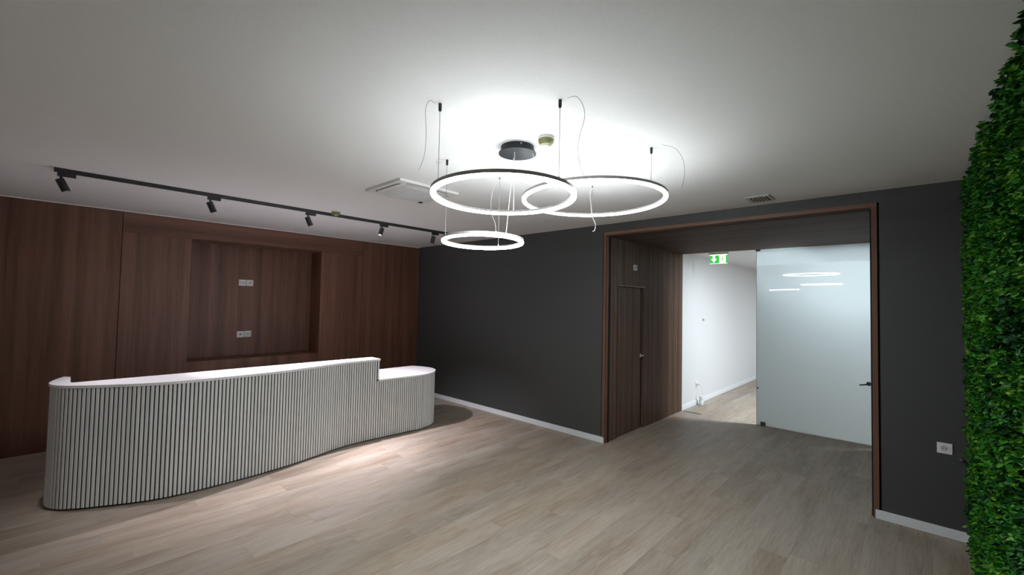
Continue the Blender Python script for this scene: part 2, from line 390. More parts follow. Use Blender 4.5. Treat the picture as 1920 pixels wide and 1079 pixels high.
# passage: casing, slatted side, soffit, plain side
ca = thing('trim_2', (-1.58, YB, 0), 'walnut casing framing the wide passage opening', 'trim', kind='structure')
MB().box(-2.915, -2.8785, YB-.007, YB+.09, 0, 2.634).build('casing', MT['trimwood_z'], ca, ca.location)
MB().box(-.2795, -.243, YB-.007, YB+.09, 0, 2.634).build('casing', MT['trimwood_z'], ca, ca.location)
MB().box(-2.915, -.243, YB-.007, YB+.09, 2.6345, 2.671).build('head_casing', MT['trimwood_x'], ca, ca.location)
for (a, b_, c, d) in ((-2.8785, -2.866, 0, 2.634), (-.292, -.2795, 0, 2.634)):
    MB().box(a, b_, YB+.03, YB+.09, c, d).build('shadow_gap', MT['dark_back'], ca, ca.location)
MB().box(-2.866, -.292, YB+.03, YB+.09, 2.618, 2.634).build('shadow_gap', MT['dark_back'], ca, ca.location)
sf = struct('trim_3', MB().box(-2.95, -.25, YB+.012, YE, ZS-.02, ZS+.1), MT['wood_x'], 'walnut soffit over the passage', 'trim')
XS = XJ+.014                               # face of the slats
DY0, DY1, DZ = 5.085, 5.818, 1.996
wj = struct('wall_passage_left', MB().add(
    [(XJ-.006, yy, zz) for yy, zz in ((YB+.1, 0), (DY0, 0), (DY0, DZ), (DY1, DZ), (DY1, 0), (YE, 0), (YE, ZS+.05), (YB+.1, ZS+.05))] +
    [(XJ-.12, yy, zz) for yy, zz in ((YB+.1, 0), (DY0, 0), (DY0, DZ), (DY1, DZ), (DY1, 0), (YE, 0), (YE, ZS+.05), (YB+.1, ZS+.05))],
    [(0, 1, 2, 7), (2, 3, 6, 7), (3, 4, 5, 6), (8, 15, 10, 9), (10, 15, 14, 11), (11, 14, 13, 12)]+[(i, (i+1) % 8, 8+(i+1) % 8, 8+i) for i in range(8)]),
    MT['dark_back'], 'dark walnut slatted side wall of the passage', 'wall')
PIT = .0302
def slat_mesh(h, w=.0185, dep=.019, name='slat'):
    mb = MB(); c = .003                       # local: face towards +x, runs along z from 0
    pr = [(0, -w/2), (dep-c, -w/2), (dep, -w/2+c), (dep, w/2-c), (dep-c, w/2), (0, w/2)]
    return mb.prism(pr, 0, h)
s_full = slat_mesh(ZS-.02-.002).mesh('slat', MT['slat_wood']); s_top = slat_mesh(ZS-.02-DZ-.022).mesh('slat', MT['slat_wood'])
yy = YB+.052
first = True
while yy < YE-.01:
    if yy < YB+.1:
        pass
    over = DY0-.012 < yy < DY1+.012
    o = bpy.data.objects.new('slat', s_top if over else s_full); COL.objects.link(o)
    o.location = (XJ-.006, yy, DZ+.02 if over else .001); o.parent = wj
    yy += PIT
MB().box(XJ-.006, XS+.001, YB+.012, YB+.036, 0, ZS-.02).build('edge_lining', MT['trimwood_z'], wj)
MB().box(XJ-.006, XS+.004, DY0-.015, DY1+.03, DZ, DZ+.018).build('door_head', MT['trimwood_z'], wj)
MB().box(XJ-.05, XS, DY1-.004, DY1-.0005, 0, DZ).build('reveal', MT['slat_wood'], wj)
MB().box(XJ-.006, XJ+.0125, YE-.008, YE, 0, ZS-.02).build('edge_strip', MT['dark_back'], wj)
struct('wall_passage_right', MB().box(-.277, -.19, YB+.1, YE, 0, ZS+.05), MT['wood_z'], 'walnut lined right side of the passage', 'wall')

# slatted door, set back
d1 = thing('door_1', (XJ-.04, DY0, 0), 'slatted walnut door flush in the slatted passage wall', 'door', kind='structure')
MB().box(XJ-.063, XJ-.028, DY0+.004, DY1-.012, .006, DZ-.004).build('door_leaf', MT['dark_back'], d1, d1.location)
s_door = slat_mesh(DZ-.012).mesh('slat', MT['slat_wood'])
yy = DY0+.018
while yy < DY1-.025:
    o = bpy.data.objects.new('slat', s_door); COL.objects.link(o); o.parent = d1
    o.location = (XJ-.028-d1.location.x, yy-DY0, .007); yy += PIT
MB().box(XJ-.028, XJ-.006, DY1-.0215, DY1-.0185, .006, DZ-.006).build('edge_trim', MT['steel'], d1, d1.location)
hd = MB(); hy, hz = DY1-.055, 1.03
hd.lathe([(0, 0), (.026, 0), (.026, .008), (0, .008)], (XJ-.009, hy, hz), 20, 'x').lathe([(0, 0), (.009, 0), (.009, .05), (0, .05)], (XJ-.008, hy, hz), 12, 'x')
hd.tube(crom([(XJ+.040, hy+.004, hz), (XJ+.044, hy-.03, hz+.002), (XJ+.044, hy-.075, hz+.002), (XJ+.040, hy-.118, hz-.002)], sub=5), .0085, 8)
hd.build('door_handle', MT['steel'], d1, d1.location, smooth=40)

# hallway shell
struct('wall_hallway_left', MB().box(XJ-.12, XJ, YE+.001, 15, -.1, 2.9), MT['white_wall'], 'white hallway wall beyond the passage', 'wall')
struct('wall_hallway_far', MB().box(XJ-.1, 2.6, 15, 15.1, -.1, 2.9), MT['white_wall'], 'white far end wall of the hallway', 'wall')
struct('wall_hallway_right', MB().box(2.45, 2.55, YE, 15, -.1, 2.9), MT['white_wall'], 'white right wall of the hallway', 'wall')
struct('wall_hallway_near', MB().box(-.19, 2.5, YE-.1, YE, -.1, 2.9), MT['white_wall'], 'white wall beside the passage on its hallway side', 'wall')
struct('wall_hallway_top', MB().box(-2.95, -.19, YE-.06, YE-.001, ZS+.101, 2.9), MT['white_wall'], 'white wall strip above the passage soffit', 'wall')
struct('ceiling_hallway', MB().box(XJ-.1, 2.6, YE, 15.1, 2.657, 2.75), MT['white_wall'], 'white hallway ceiling beyond the passage', 'ceiling')
BH, BT = .074, .013
def base(name, x0, x1, y0, y1, label): struct(name, MB().box(x0, x1, y0, y1, .0005, BH), MT['skirting'], label, 'baseboard', bevel=.002)
base('baseboard_back', XA, -2.8825, YB-BT, YB-.0005, 'white baseboard along the charcoal wall behind the desk')
base('baseboard_right', -.268, X1, YB-BT, YB-.0005, 'white baseboard under the charcoal wall beside the plant wall')
base('baseboard_hallway', XJ, XJ+BT, YE+.003, 14.9, 'white baseboard along the white hallway wall')

# frosted glass door
GX0, GX1, GY = -1.757, -.285, 7.243
d2 = thing('door_2', (GX0, GY, 0), 'frosted glass door closing the right half of the passage', 'door', kind='structure')
MB().box(GX0, GX1, GY, GY+.010, .008, 2.640).build('glass_pane', MT['frosted'], d2, d2.location)
MB().box(GX0-.004, GX0, GY-.001, GY+.011, .008, 2.640).build('glass_edge', MT['glass_edge'], d2, d2.location)
MB().box(GX0, GX1, GY-.001, GY+.011, .001, .0079).build('bottom_seal', MT['glass_edge'], d2, d2.location)
MB().box(GX0-.01, GX0+.05, GY-.012, GY+.022, 2.600, 2.656).build('patch_fitting', MT['black'], d2, d2.location, bevel=.002)
MB().box(GX0+.055, GX0+.118, GY-.014, GY+.024, .0005, .056).build('patch_fitting', MT['dsteel'], d2, d2.location, bevel=.002)
MB().lathe([(0, 0), (.011, 0), (.011, -.008), (0, -.008)], (GX0+.018, GY, .548), 16, 'y').build('stop_button', MT['black'], d2, d2.location)
gh = MB().lathe([(0, 0), (.026, 0), (.026, -.014), (0, -.014)], (GX1-.175, GY, .79), 18, 'y')
gh.tube(crom([(GX1-.175, GY-.012, .79), (GX1-.18, GY-.05, .788), (GX1-.235, GY-.055, .775), (GX1-.265, GY-.055, .768)], sub=4), .009, 8)
gh.build('door_handle', MT['dsteel'], d2, d2.location, smooth=40)
for k in (-1.43, -1.0): MB().box(k, k+.035, GY-.006, GY+.016, .0005, .014).build('floor_clip', MT['white_plastic'], d2, d2.location)

# ------------------------------------------------------------------ reception desk
desk = thing('reception_desk', (-5.2, 1.9, 0), 'long white curved reception desk clad in upright slats', 'desk')
DL = desk.location
# face line of the slats, left return -> front -> round right end
FACE = [(-5.58, .085), (-5.43, .028), (-5.27, -.004), (-5.14, .013), (-5.035, .078), (-4.95, .19), (-4.865, .345), (-4.78, .515), (-4.722, .69), (-4.70, .87),
        (-4.70, 1.06), (-4.708, 1.28), (-4.728, 1.52), (-4.775, 1.79), (-4.85, 2.08), (-4.925, 2.36), (-4.948, 2.64), (-4.938, 2.90), (-4.924, 3.20),
        (-4.912, 3.45), (-4.95, 3.62), (-5.045, 3.765), (-5.19, 3.87), (-5.36, 3.905), (-5.53, 3.87), (-5.66, 3.80)]
face = crom(FACE, sub=14)
def offs(poly, d):                          # move a line towards its right-hand side by d (outwards for this line)
    out = []
    for i, p in enumerate(poly):
        a, b = poly[max(i-1, 0)], poly[min(i+1, len(poly)-1)]
        t = Vector((b[0]-a[0], b[1]-a[1])).normalized(); out.append((p[0]+t.y*d, p[1]-t.x*d))
    return out
def resample(poly, step):
    out = []; acc = 0; need = step/2
    for a, b in zip(poly, poly[1:]):
        l = math.hypot(b[0]-a[0], b[1]-a[1])
        while acc+l >= need:
            t = (need-acc)/l; out.append((a[0]+(b[0]-a[0])*t, a[1]+(b[1]-a[1])*t, math.atan2(b[1]-a[1], b[0]-a[0]))); need += step
        acc += l
    return out
YST = 2.83                                  # where the high counter steps down
ZH, ZHS, ZL, ZLS = 1.004, .981, .745, .726  # top and underside of the two tops
def wall_strip(line, z0, z1, t):
    a, b = line, offs(line, -t); n_ = len(a)
    v = [(x, y, z0) for x, y in a]+[(x, y, z1) for x, y in a]+[(x, y, z0) for x, y in b]+[(x, y, z1) for x, y in b]
    f = []
    for i in range(n_-1):
        f += [(i, i+1, n_+i+1, n_+i), (2*n_+i+1, 2*n_+i, 3*n_+i, 3*n_+i+1), (n_+i, n_+i+1, 3*n_+i+1, 3*n_+i), (i+1, i, 2*n_+i, 2*n_+i+1)]
    f += [(0, n_, 3*n_, 2*n_), (n_-1, 2*n_+n_-1, 3*n_+n_-1, n_+n_-1)]
    return MB().add(v, f)
hi = [q for q in face if q[1] < YST or False]
lo = [q for q in face if q[1] >= YST]
hi = hi+[(-4.941, YST)]; lo = [(-4.941, YST)]+lo
wall_strip(offs(hi, -.0065), .018, ZHS, .016).build('front_panel', MT['desk_dark'], desk, DL, smooth=30)
wall_strip(offs(lo, -.0065), .018, ZLS, .016).build('front_panel', MT['desk_dark'], desk, DL, smooth=30)
wall_strip(offs(face, -.03), .0005, .03, .02).build('plinth', MT['desk_dark'], desk, DL, smooth=30)
SP = .0305
def desk_slat(h): return slat_mesh(h, .0212, .008).mesh('slat', MT['desk_slat'])
m_hi, m_lo = desk_slat(ZHS-.016), desk_slat(ZLS-.016)
for (sx, sy, an) in resample(face, SP):
    o = bpy.data.objects.new('slat', m_hi if sy < YST-.012 else m_lo); COL.objects.link(o); o.parent = desk
    nx, ny = math.sin(an), -math.cos(an)     # outward
    o.location = (sx-nx*.008-DL.x, sy-ny*.008-DL.y, .016-DL.z); o.rotation_euler = (0, 0, math.atan2(ny, nx))
# high counter: curved front, straight back, narrow return on the left
edge = offs(hi, .008)
XBK = -5.165
top = edge[:-1]+[(-4.935, YST+.012), (XBK, YST+.012), (XBK+.0, .125), (-5.19, .112), (-5.53, .118)]
def slab(poly, z0, z1, name, m_):
    mb = MB().prism(poly, z0, z1); o = mb.build(name, m_, desk, DL); return o
bmt = bmesh.new(); vs_ = [bmt.verts.new((x-DL.x, y-DL.y, ZH)) for x, y in top]; fc = bmt.faces.new(vs_)
r_ = bmesh.ops.extrude_face_region(bmt, geom=[fc]); bmesh.ops.translate(bmt, verts=[g for g in r_['geom'] if isinstance(g, bmesh.types.BMVert)], vec=(0, 0, -(ZH-ZHS)))
bmesh.ops.recalc_face_normals(bmt, faces=bmt.faces); bmesh.ops.triangulate(bmt, faces=[f for f in bmt.faces if len(f.verts) > 4])
me = bpy.data.meshes.new('high_counter'); bmt.to_mesh(me); bmt.free(); me.materials.append(MT['desk_white'])
o = bpy.data.objects.new('high_counter', me); COL.objects.link(o); o.parent = desk
elo = offs(lo, .008)
wt = [q for q in elo]+[(-5.675, 3.785), (-5.675, .16), (XBK+.02, .16), (XBK+.02, YST)]
bmt = bmesh.new(); vs_ = [bmt.verts.new((x-DL.x, y-DL.y, ZL)) for x, y in wt]; fc = bmt.faces.new(vs_)
r_ = bmesh.ops.extrude_face_region(bmt, geom=[fc]); bmesh.ops.translate(bmt, verts=[g for g in r_['geom'] if isinstance(g, bmesh.types.BMVert)], vec=(0, 0, -(ZL-ZLS)))
bmesh.ops.recalc_face_normals(bmt, faces=bmt.faces); bmesh.ops.triangulate(bmt, faces=[f for f in bmt.faces if len(f.verts) > 4])
me = bpy.data.meshes.new('worktop'); bmt.to_mesh(me); bmt.free(); me.materials.append(MT['desk_white'])
o = bpy.data.objects.new('worktop', me); COL.objects.link(o); o.parent = desk
MB().box(XBK+.004, XBK+.022, .13, YST, ZL, ZHS).build('back_panel', MT['desk_white'], desk, DL)
MB().box(XBK+.022, -4.9425, YST-.016, YST+.003, ZL, ZHS).build('end_panel', MT['desk_white'], desk, DL)
MB().box(-5.66, XBK, .16, .178, .0, ZLS).build('side_panel', MT['desk_white'], desk, DL)
MB().box(-5.30, -5.282, .178, 3.80, .02, ZLS).build('modesty_panel', MT['desk_white'], desk, DL)

# ------------------------------------------------------------------ ring chandelier
ch = thing('ring_chandelier', (-1.905, 2.047, ZC), 'chandelier of three glowing rings hung from a black round canopy', 'chandelier')
CL = ch.location
can = MB().lathe([(0, ZC), (.108, ZC), (.108, ZC-.036), (.124, ZC-.042), (.124, ZC-.048), (0, ZC-.048)], (CL.x, CL.y, 0), 48).build('canopy', MT['black_soft'], ch, CL, smooth=35)
for a in (-2.12, -.62, .9, 2.5):
    MB().lathe([(0, .0), (.006, .0), (.006, .006), (0, .008)], (0, 0, 0), 10, 'x').build('screw', MT['steel'], can).matrix_local = Matrix.Translation((.107*math.cos(a), .107*math.sin(a), -.014)) @ Matrix.Rotation(a, 4, 'Z')
VD = Vector((-.686, .727, 0))
def ring(c, R, s, zoff):
    """channel of grey aluminium, opal diffuser hanging below it, light strip recessed on top"""
    w = .029; n_ = 128
    n3 = Vector((-.69*s, .73*s, 1)).normalized()      # normal of z = .69 s x - .73 s y
    q = Vector((0, 0, 1)).rotation_difference(n3).to_matrix().to_4x4()
    a = MB().lathe([(R, .001), (R, .020), (R-.0015, .020), (R-.0015, .006), (R-w+.0015, .006), (R-w+.0015, .0145), (R-w, .0145), (R-w, .001)], n=n_, closed=True)
    ro = a.build('ring', MT['alu'], ch, smooth=30); ro.matrix_local = Matrix.Translation(Vector(c)-CL) @ q
    p = [(R-.0005, .002), (R-.0005, -.008), (R-.004, -.0125), (R-w/2, -.014), (R-w+.004, -.0125), (R-w+.0005, -.008), (R-w+.0005, .002)]
    d = MB().lathe(p, n=n_, closed=True).build('diffuser', MT['ring_down'], ro, smooth=40)
    u_ = MB().lathe([(R-.0018, .0062), (R-.0018, .0145), (R-w+.0018, .0125), (R-w+.0018, .0062)], n=n_, closed=True).build('upper_strip', MT['ring_up'], ro)
    return ro
def on_ring(c, R, s, x, y):
    return c[2]+.016+.69*s*(x-c[0])-.73*s*(y-c[1])
R1 = ((-1.692, 1.711, 2.348), .408, .026); R2 = ((-1.752, 2.718, 2.527), .529, .014); R3 = ((-2.372, 2.185, 2.203), .308, .036)
for rg in (R1, R2, R3): ring(*rg, 0)
def rim(rg, x, y):                           # nearest point of the ring's centre line to x, y
    c, R, s = rg; v = Vector((x-c[0], y-c[1])).normalized()*(R-.013); px, py = c[0]+v.x, c[1]+v.y
    return (px, py, on_ring(c, R, s, px, py))
def hang(rg, x, y, ax=None, ay=None, anchor=True, r=.0016, name='cable', m_='wire', zt=None):
    p = rim(rg, x, y)
    ax, ay = (p[0], p[1]) if ax is None else (ax, ay)
    zt = ZC if zt is None else zt
    MB().tube([(ax, ay, zt-(.03 if anchor else 0)), (p[0], p[1], p[2]-.002)], r, 5).build(name, MT[m_], ch, CL)
    MB().lathe([(0, .014), (.0045, .014), (.0045, 0), (0, 0)], p, 10).build('gripper', MT['steel'], ch, CL)
    if anchor:
        k = .45 if anchor == 'small' else 1
        MB().lathe([(0, ZC), (.0085*k, ZC), (.0085*k, ZC-.034*k), (.004*k, ZC-.042*k), (0, ZC-.042*k)], (ax, ay, 0), 14).build('ceiling_anchor', MT['black'], ch, CL, smooth=35)
    return p
hang(R1, -1.799, 1.30); hang(R1, -1.25, 1.70); hang(R2, -1.166, 2.60); hang(R3, -2.476, 1.885); 
hang(R3, -2.482, 2.459, anchor='small'); hang(R2, -2.036, 3.149, anchor='small')
hang(R1, -1.919, 2.034, -1.892, 2.005, False, .0022, 'power_cable', 'white_cord', ZC-.048)
hang(R3, -2.081, 2.135, -1.975, 2.085, False, .0022, 'power_cable', 'white_cord', ZC-.048)
hang(R2, -1.81, 2.19, -1.82, 2.10, False, .0022, 'power_cable', 'white_cord', ZC-.048)
def tail(pts, m_, r):                        # spare end of a suspension wire, curling down from its anchor
    MB().tube(crom(pts, sub=8), r, 5).build('spare_wire', MT[m_], ch, CL)
tail([(-1.799, 1.3, 2.769), (-1.789, 1.262, 2.766), (-1.792, 1.24, 2.715), (-1.802, 1.254, 2.599), (-1.812, 1.254, 2.492), (-1.821, 1.231, 2.412), (-1.811, 1.203, 2.39)], 'wire', .0012)
tail([(-1.25, 1.7, 2.769), (-1.201, 1.701, 2.762), (-1.169, 1.711, 2.718), (-1.159, 1.716, 2.652), (-1.184, 1.71, 2.557), (-1.186, 1.705, 2.485), (-1.172, 1.713, 2.398), (-1.146, 1.714, 2.347)], 'wire', .0012)
tail([(-1.166, 2.6, 2.769), (-1.107, 2.594, 2.743), (-1.058, 2.589, 2.7), (-1.024, 2.588, 2.623), (-1.017, 2.578, 2.537), (-1.021, 2.558, 2.462)], 'wire', .0012)
tail([(-2.476, 1.885, 2.767), (-2.466, 1.835, 2.756), (-2.452, 1.798, 2.732), (-2.416, 1.789, 2.711), (-2.365, 1.788, 2.711)], 'white_cord', .0022)
tail([(-2.482, 2.459, 2.763), (-2.498, 2.41, 2.683), (-2.498, 2.383, 2.577), (-2.482, 2.372, 2.464), (-2.44, 2.375, 2.382), (-2.411, 2.36, 2.309)], 'white_cord', .0014)
tail([(-2.036, 3.149, 2.763), (-2.037, 3.113, 2.692), (-2.015, 3.098, 2.594), (-1.992, 3.081, 2.496), (-1.951, 3.068, 2.422), (-1.935, 3.035, 2.362), (-1.925, 2.989, 2.346)], 'white_cord', .0018)

# ------------------------------------------------------------------ spotlight track
XT = -5.095
tr = thing('light_track', (XT, 1.97, ZC), 'long black ceiling track above the reception desk', 'track')
TL = tr.location
tp = MB().add([(XT+a, y_, ZC+b_) for y_ in (-.045, 3.985) for a, b_ in ((-.0175, 0), (.0175, 0), (.0175, -.032), (.007, -.032), (.007, -.012), (-.007, -.012), (-.007, -.032), (-.0175, -.032))],
              [(i, (i+1) % 8, 8+(i+1) % 8, 8+i) for i in range(8)])
tp.build('rail', MT['black'], tr, TL)
for y_ in (-.052, 3.984): MB().box(XT-.0185, XT+.0185, y_, y_+.009, ZC-.034, ZC).build('end_cap', MT['black'], tr, TL)
def spot(y, aim, label, lit):
    """track head at y; aim = direction of the beam"""
    sp = thing('track_spotlight', (XT, y, ZC-.032), label, 'spotlight', 'spotlights on the ceiling track')
    MB().box(-.016, .016, -.055, .055, -.032, .001).build('adapter', MT['black'], sp, bevel=.003)
    MB().lathe([(0, -.030), (.0085, -.030), (.0085, -.062), (0, -.062)], (0, -.032, 0), 12).build('stem', MT['black'], sp, smooth=40)
    a = Vector(aim).normalized(); q = Vector((0, 0, -1)).rotation_difference(a).to_matrix().to_4x4()
    piv = Vector((0, -.032, -.062))
    h = MB().lathe([(0, .020), (.026, .020), (.028, .017), (.028, -.085), (.0255, -.085), (.0245, -.066), (0, -.066)], n=28).build('lamp_head', MT['black'], sp, smooth=35)
    h.matrix_local = Matrix.Translation(piv+Vector((0, 0, -.012))) @ q
    ln = MB().lathe([(0, -.0661), (.0243, -.0661), (.0243, -.069), (0, -.069)], n=24).build('lens', MT['lens'] if lit else MT['grey_plastic'], h)
    if lit:
        l = bpy.data.lights.new('spot_beam', 'SPOT'); l.energy = SPOT_W*lit; l.color = SPOT_COL; l.spot_size = math.radians(68); l.spot_blend = .95; l.shadow_soft_size = .02
        lo_ = bpy.data.objects.new('spot_beam', l); COL.objects.link(lo_); lo_.parent = h; lo_.location = (0, 0, -.088)
    return sp
spot(.022, (.0, .45, -1), 'leftmost of the five black track spotlights above the desk', .22)
spot(1.045, (-.02, .44, -1), 'second black track spotlight from the left above the desk', .5)
spot(1.985, (.0, .46, -1), 'middle black track spotlight left of the yellow smoke detector', .9)
spot(2.925, (.12, -.40, -1), 'black track spotlight with its glowing lens showing, fourth along', .95)
spot(3.75, (-.25, -.1, -1), 'black track spotlight at the rail end beside the small ring', .0)

# ------------------------------------------------------------------ ceiling fittings
def detector(x, y, label):
    o = thing('smoke_detector', (x, y, ZC), label, 'smoke detector', 'ceiling smoke detectors')
    MB().lathe([(0, 0), (.052, 0), (.052, -.012), (.048, -.0158), (0, -.0158)], n=32).build('mounting_base', MT['white_plastic'], o, smooth=35)
    MB().lathe([(0, -.016), (.049, -.016), (.050, -.022), (.0485, -.026), (.0475, -.027), (.0475, -.030), (.046, -.036), (.043, -.041), (.041, -.041), (.036, -.048), (.020, -.052), (0, -.052)], n=32).build('dust_cap', MT['detector'], o, smooth=35)
    MB().lathe([(0, -.052), (.016, -.052), (.014, -.057), (0, -.057)], n=20).build('cap_button', MT['white_plastic'], o, smooth=35)
detector(-1.656, 2.037, 'yellow-green capped smoke detector beside the black canopy')
detector(-4.91, 2.195, 'yellow-green capped smoke detector beside the black light track')
AX0, AX1, AY0, AY1 = -3.720, -3.130, 1.932, 2.562
ac = thing('air_conditioner', ((AX0+AX1)/2, (AY0+AY1)/2, ZC), 'square white ceiling air conditioner with a ribbed intake grille', 'air conditioner')
AL = ac.location; cx, cy = AL.x, AL.y
MB().box(AX0, AX1, AY0, AY1, ZC-.022, ZC).build('panel', MT['white_plastic'], ac, AL, bevel=.004)
def rrect(hx, hy, r, n_=6):
    out = []
    for (sx, sy, a0) in ((1, 1, 0), (-1, 1, 90), (-1, -1, 180), (1, -1, 270)):
        for k in range(n_+1):
            a = math.radians(a0+90*k/n_); out.append((cx+sx*(hx-r)+r*math.cos(a), cy+sy*(hy-r)+r*math.sin(a)))
    return out
MB().prism(rrect(.255, .273, .10), ZC-.0232, ZC-.0221).build('air_outlet', MT['desk_dark'], ac, AL)
MB().prism(rrect(.245, .263, .095), ZC-.0262, ZC-.0233).build('inner_panel', MT['white_plastic'], ac, AL)
for (x0, x1, y0, y1) in ((cx-.13, cx+.13, cy-.258, cy-.218), (cx-.13, cx+.13, cy+.218, cy+.258), (cx-.240, cx-.200, cy-.145, cy+.145), (cx+.200, cx+.240, cy-.145, cy+.145)):
    MB().box(x0, x1, y0, y1, ZC-.0285, ZC-.0263).build('louver', MT['white_plastic'], ac, AL, bevel=.001)
for sx in (-1, 1):
    for sy in (-1, 1): MB().prism([(cx+sx*(.222+.026*math.cos(t)), cy+sy*(.240+.026*math.sin(t))) for t in [k*PI/8 for k in range(16)]], ZC-.0252, ZC-.0221).build('corner_cover', MT['white_plastic'], ac, AL)
gr = MB().prism(rrect(.185, .200, .03), ZC-.0290, ZC-.0263).build('intake_grille', MT['white_plastic'], ac, AL)
for k in range(12):
    t = cx-.154+.028*k; MB().box(t-.005, t+.005, cy-.175, cy+.175, ZC-.0315, ZC-.0290).build('rib', MT['grey_plastic'], gr, AL)
MB().lathe([(0, 0), (.024, 0), (.021, -.007), (0, -.007)], (AX0+.062, AY1-.062, ZC-.0263), 16).build('sensor', MT['black'], ac, AL)
VX0, VX1, VY0, VY1 = -1.166, -.963, 4.375, 4.612
vt = thing('ceiling_vent', ((VX0+VX1)/2, (VY0+VY1)/2, ZC), 'small slatted ceiling vent in front of the passage', 'vent')
VL = vt.location
for (a, b_, c, d) in ((VX0, VX1, VY0, VY0+.025), (VX0, VX1, VY1-.025, VY1), (VX0, VX0+.025, VY0+.025, VY1-.025), (VX1-.025, VX1, VY0+.025, VY1-.025)):
    MB().box(a, b_, c, d, ZC-.010, ZC).build('frame', MT['grey_plastic'], vt, VL, bevel=.002)
MB().box(VX0+.025, VX1-.025, VY0+.025, VY1-.025, ZC-.0015, ZC).build('opening', MT['dark_back'], vt, VL)
for k in range(6):
    t = VX0+.040+.0245*k; MB().add([(t, VY0+.025, ZC-.002), (t+.006, VY0+.025, ZC-.002), (t-.004, VY0+.025, ZC-.016), (t+.002, VY0+.025, ZC-.016),
                                   (t, VY1-.025, ZC-.002), (t+.006, VY1-.025, ZC-.002), (t-.004, VY1-.025, ZC-.016), (t+.002, VY1-.025, ZC-.016)],
                                  [(0, 1, 3, 2), (4, 6, 7, 5), (0, 4, 5, 1), (2, 3, 7, 6), (0, 2, 6, 4), (1, 5, 7, 3)]).build('blade', MT['grey_plastic'], vt, VL)

# ------------------------------------------------------------------ wall fittings
def frame_on(loc, normal):                   # local +x = out of the wall, +z up
    return Matrix.Translation(loc) @ Matrix.Rotation(math.atan2(normal[1], normal[0]), 4, 'Z')
def plate(name, loc, normal, w, h, label, cat, insert, group=None):
    o = thing(name, loc, label, cat, group); o.rotation_euler = (0, 0, math.atan2(normal[1], normal[0]))
    MB().box(.0003, .009, -w/2, w/2, -h/2, h/2).build('cover_plate', MT['white_plastic'], o, bevel=.002)
    if insert == 'round':
        MB().lathe([(.030, .0091), (.030, .011), (.0215, .0115), (.0205, .0092)], n=28, axis='x', closed=True).build('socket_rim', MT['white_plastic'], o, smooth=40)
        MB().lathe([(0, .0091), (.0205, .0091), (.0205, .0098), (0, .0098)], n=24, axis='x').build('socket_well', MT['grey_plastic'], o)
        for s_ in (-1, 1): MB().lathe([(0, .0098), (.003, .0098), (.003, .0103), (0, .0103)], (0, s_*.0095, 0), 10, 'x').build('pin_hole', MT['black'], o)
    elif insert == 'data':
        MB().box(.0091, .0105, -.011, .009, -.010, .012).build('data_port', MT['black'], o)
    elif insert == 'twin':
        for s_ in (-1, 1): MB().box(.0091, .0105, s_*.02-.015, s_*.02+.015, -.018, .018).build('outlet_cover', MT['grey_plastic'], o, bevel=.001)
    elif insert == 'key':
        MB().lathe([(0, .009), (.011, .009), (.011, .014), (0, .014)], (0, -.004, .002), 16, 'x').build('key_switch', MT['black'], o)
    return o
G = 'white socket plates in the wall recess'
plate('wall_socket', (NXB, 1.9185, 1.967), (1, 0), .093, .092, 'upper left white socket plate in the walnut recess', 'socket', 'twin', G)
plate('wall_socket', (NXB, 2.016, 1.967), (1, 0), .090, .092, 'upper right white socket plate in the walnut recess, round socket', 'socket', 'round', G)
plate('wall_socket', (NXB, 1.9185, 1.191), (1, 0), .093, .092, 'lower left white plate in the walnut recess with dark port', 'socket', 'data', G)
plate('wall_socket', (NXB, 2.016, 1.194), (1, 0), .090, .092, 'lower right white socket plate in the walnut recess, beside the dark port', 'socket', 'round', G)
plate('wall_socket', (.148, YB, .680), (0, -1), .086, .082, 'white round socket on the charcoal wall near the plant wall', 'socket', 'round')
plate('key_switch_plate', (XS, 5.54, 2.27), (1, 0), .10, .078, 'small white key switch plate above the slatted door', 'switch', 'key')
hs_ = plate('wall_socket', (XJ, 7.90, .365), (1, 0), .083, .083, 'white socket low on the white hallway wall', 'socket', 'round')
pl = thing('plug_lead', (XJ+.0125, 7.90, .365), 'white plug with thin cord hanging from the hallway socket', 'plug')
MB().lathe([(0, 0), (.019, 0), (.019, .03), (.014, .045), (0, .05)], n=20, axis='x').build('plug', MT['white_plastic'], pl, smooth=35)
MB().tube(crom([(.045, 0, -.002), (.055, .03, -.03), (.05, .10, -.13), (.04, .16, -.235), (.03, .15, -.31), (.04, .05, -.345), (.045, .0, -.352)], sub=6), .0022, 6).build('cord', MT['white_cord'], pl)
bx = thing('floor_device', (-2.800, 7.915, 0), 'small white cylinder unit on the hallway floor below the socket', 'device')
MB().lathe([(0, .0005), (.036, .0005), (.037, .004), (.037, .085), (.035, .088), (.035, .092), (.036, .095), (.034, .155), (.028, .160), (0, .160)], n=28).build('body', MT['white_plastic'], bx, smooth=35)
MB().lathe([(.0362, .086), (.0372, .086), (.0372, .091), (.0362, .091)], n=28, closed=True).build('band', MT['grey_plastic'], bx)
tag(MB().box(-2.843, -2.560, 7.222, 7.252, .0003, .0045).build('floor_track', MT['black'], bevel=.0012), 'short black metal strip on the floor before the white wall', 'floor strip')
cw = thing('cable_stub', (XJ, 8.217, 1.50), 'loose cable ends poking out of the white hallway wall', 'cable')
MB().lathe([(0, .0003), (.022, .0003), (.020, .004), (0, .004)], n=16, axis='x').build('hole_collar', MT['copper'], cw)
MB().tube(crom([(.003, 0, 0), (.03, .01, .005), (.05, .03, -.012), (.06, .06, -.004)], sub=4), .003, 6).build('white_wire', MT['white_cord'], cw)
MB().tube(crom([(.003, 0, .004), (.025, -.008, .012), (.04, -.005, -.02)], sub=4), .003, 6).build('red_wire', MT['copper'], cw)
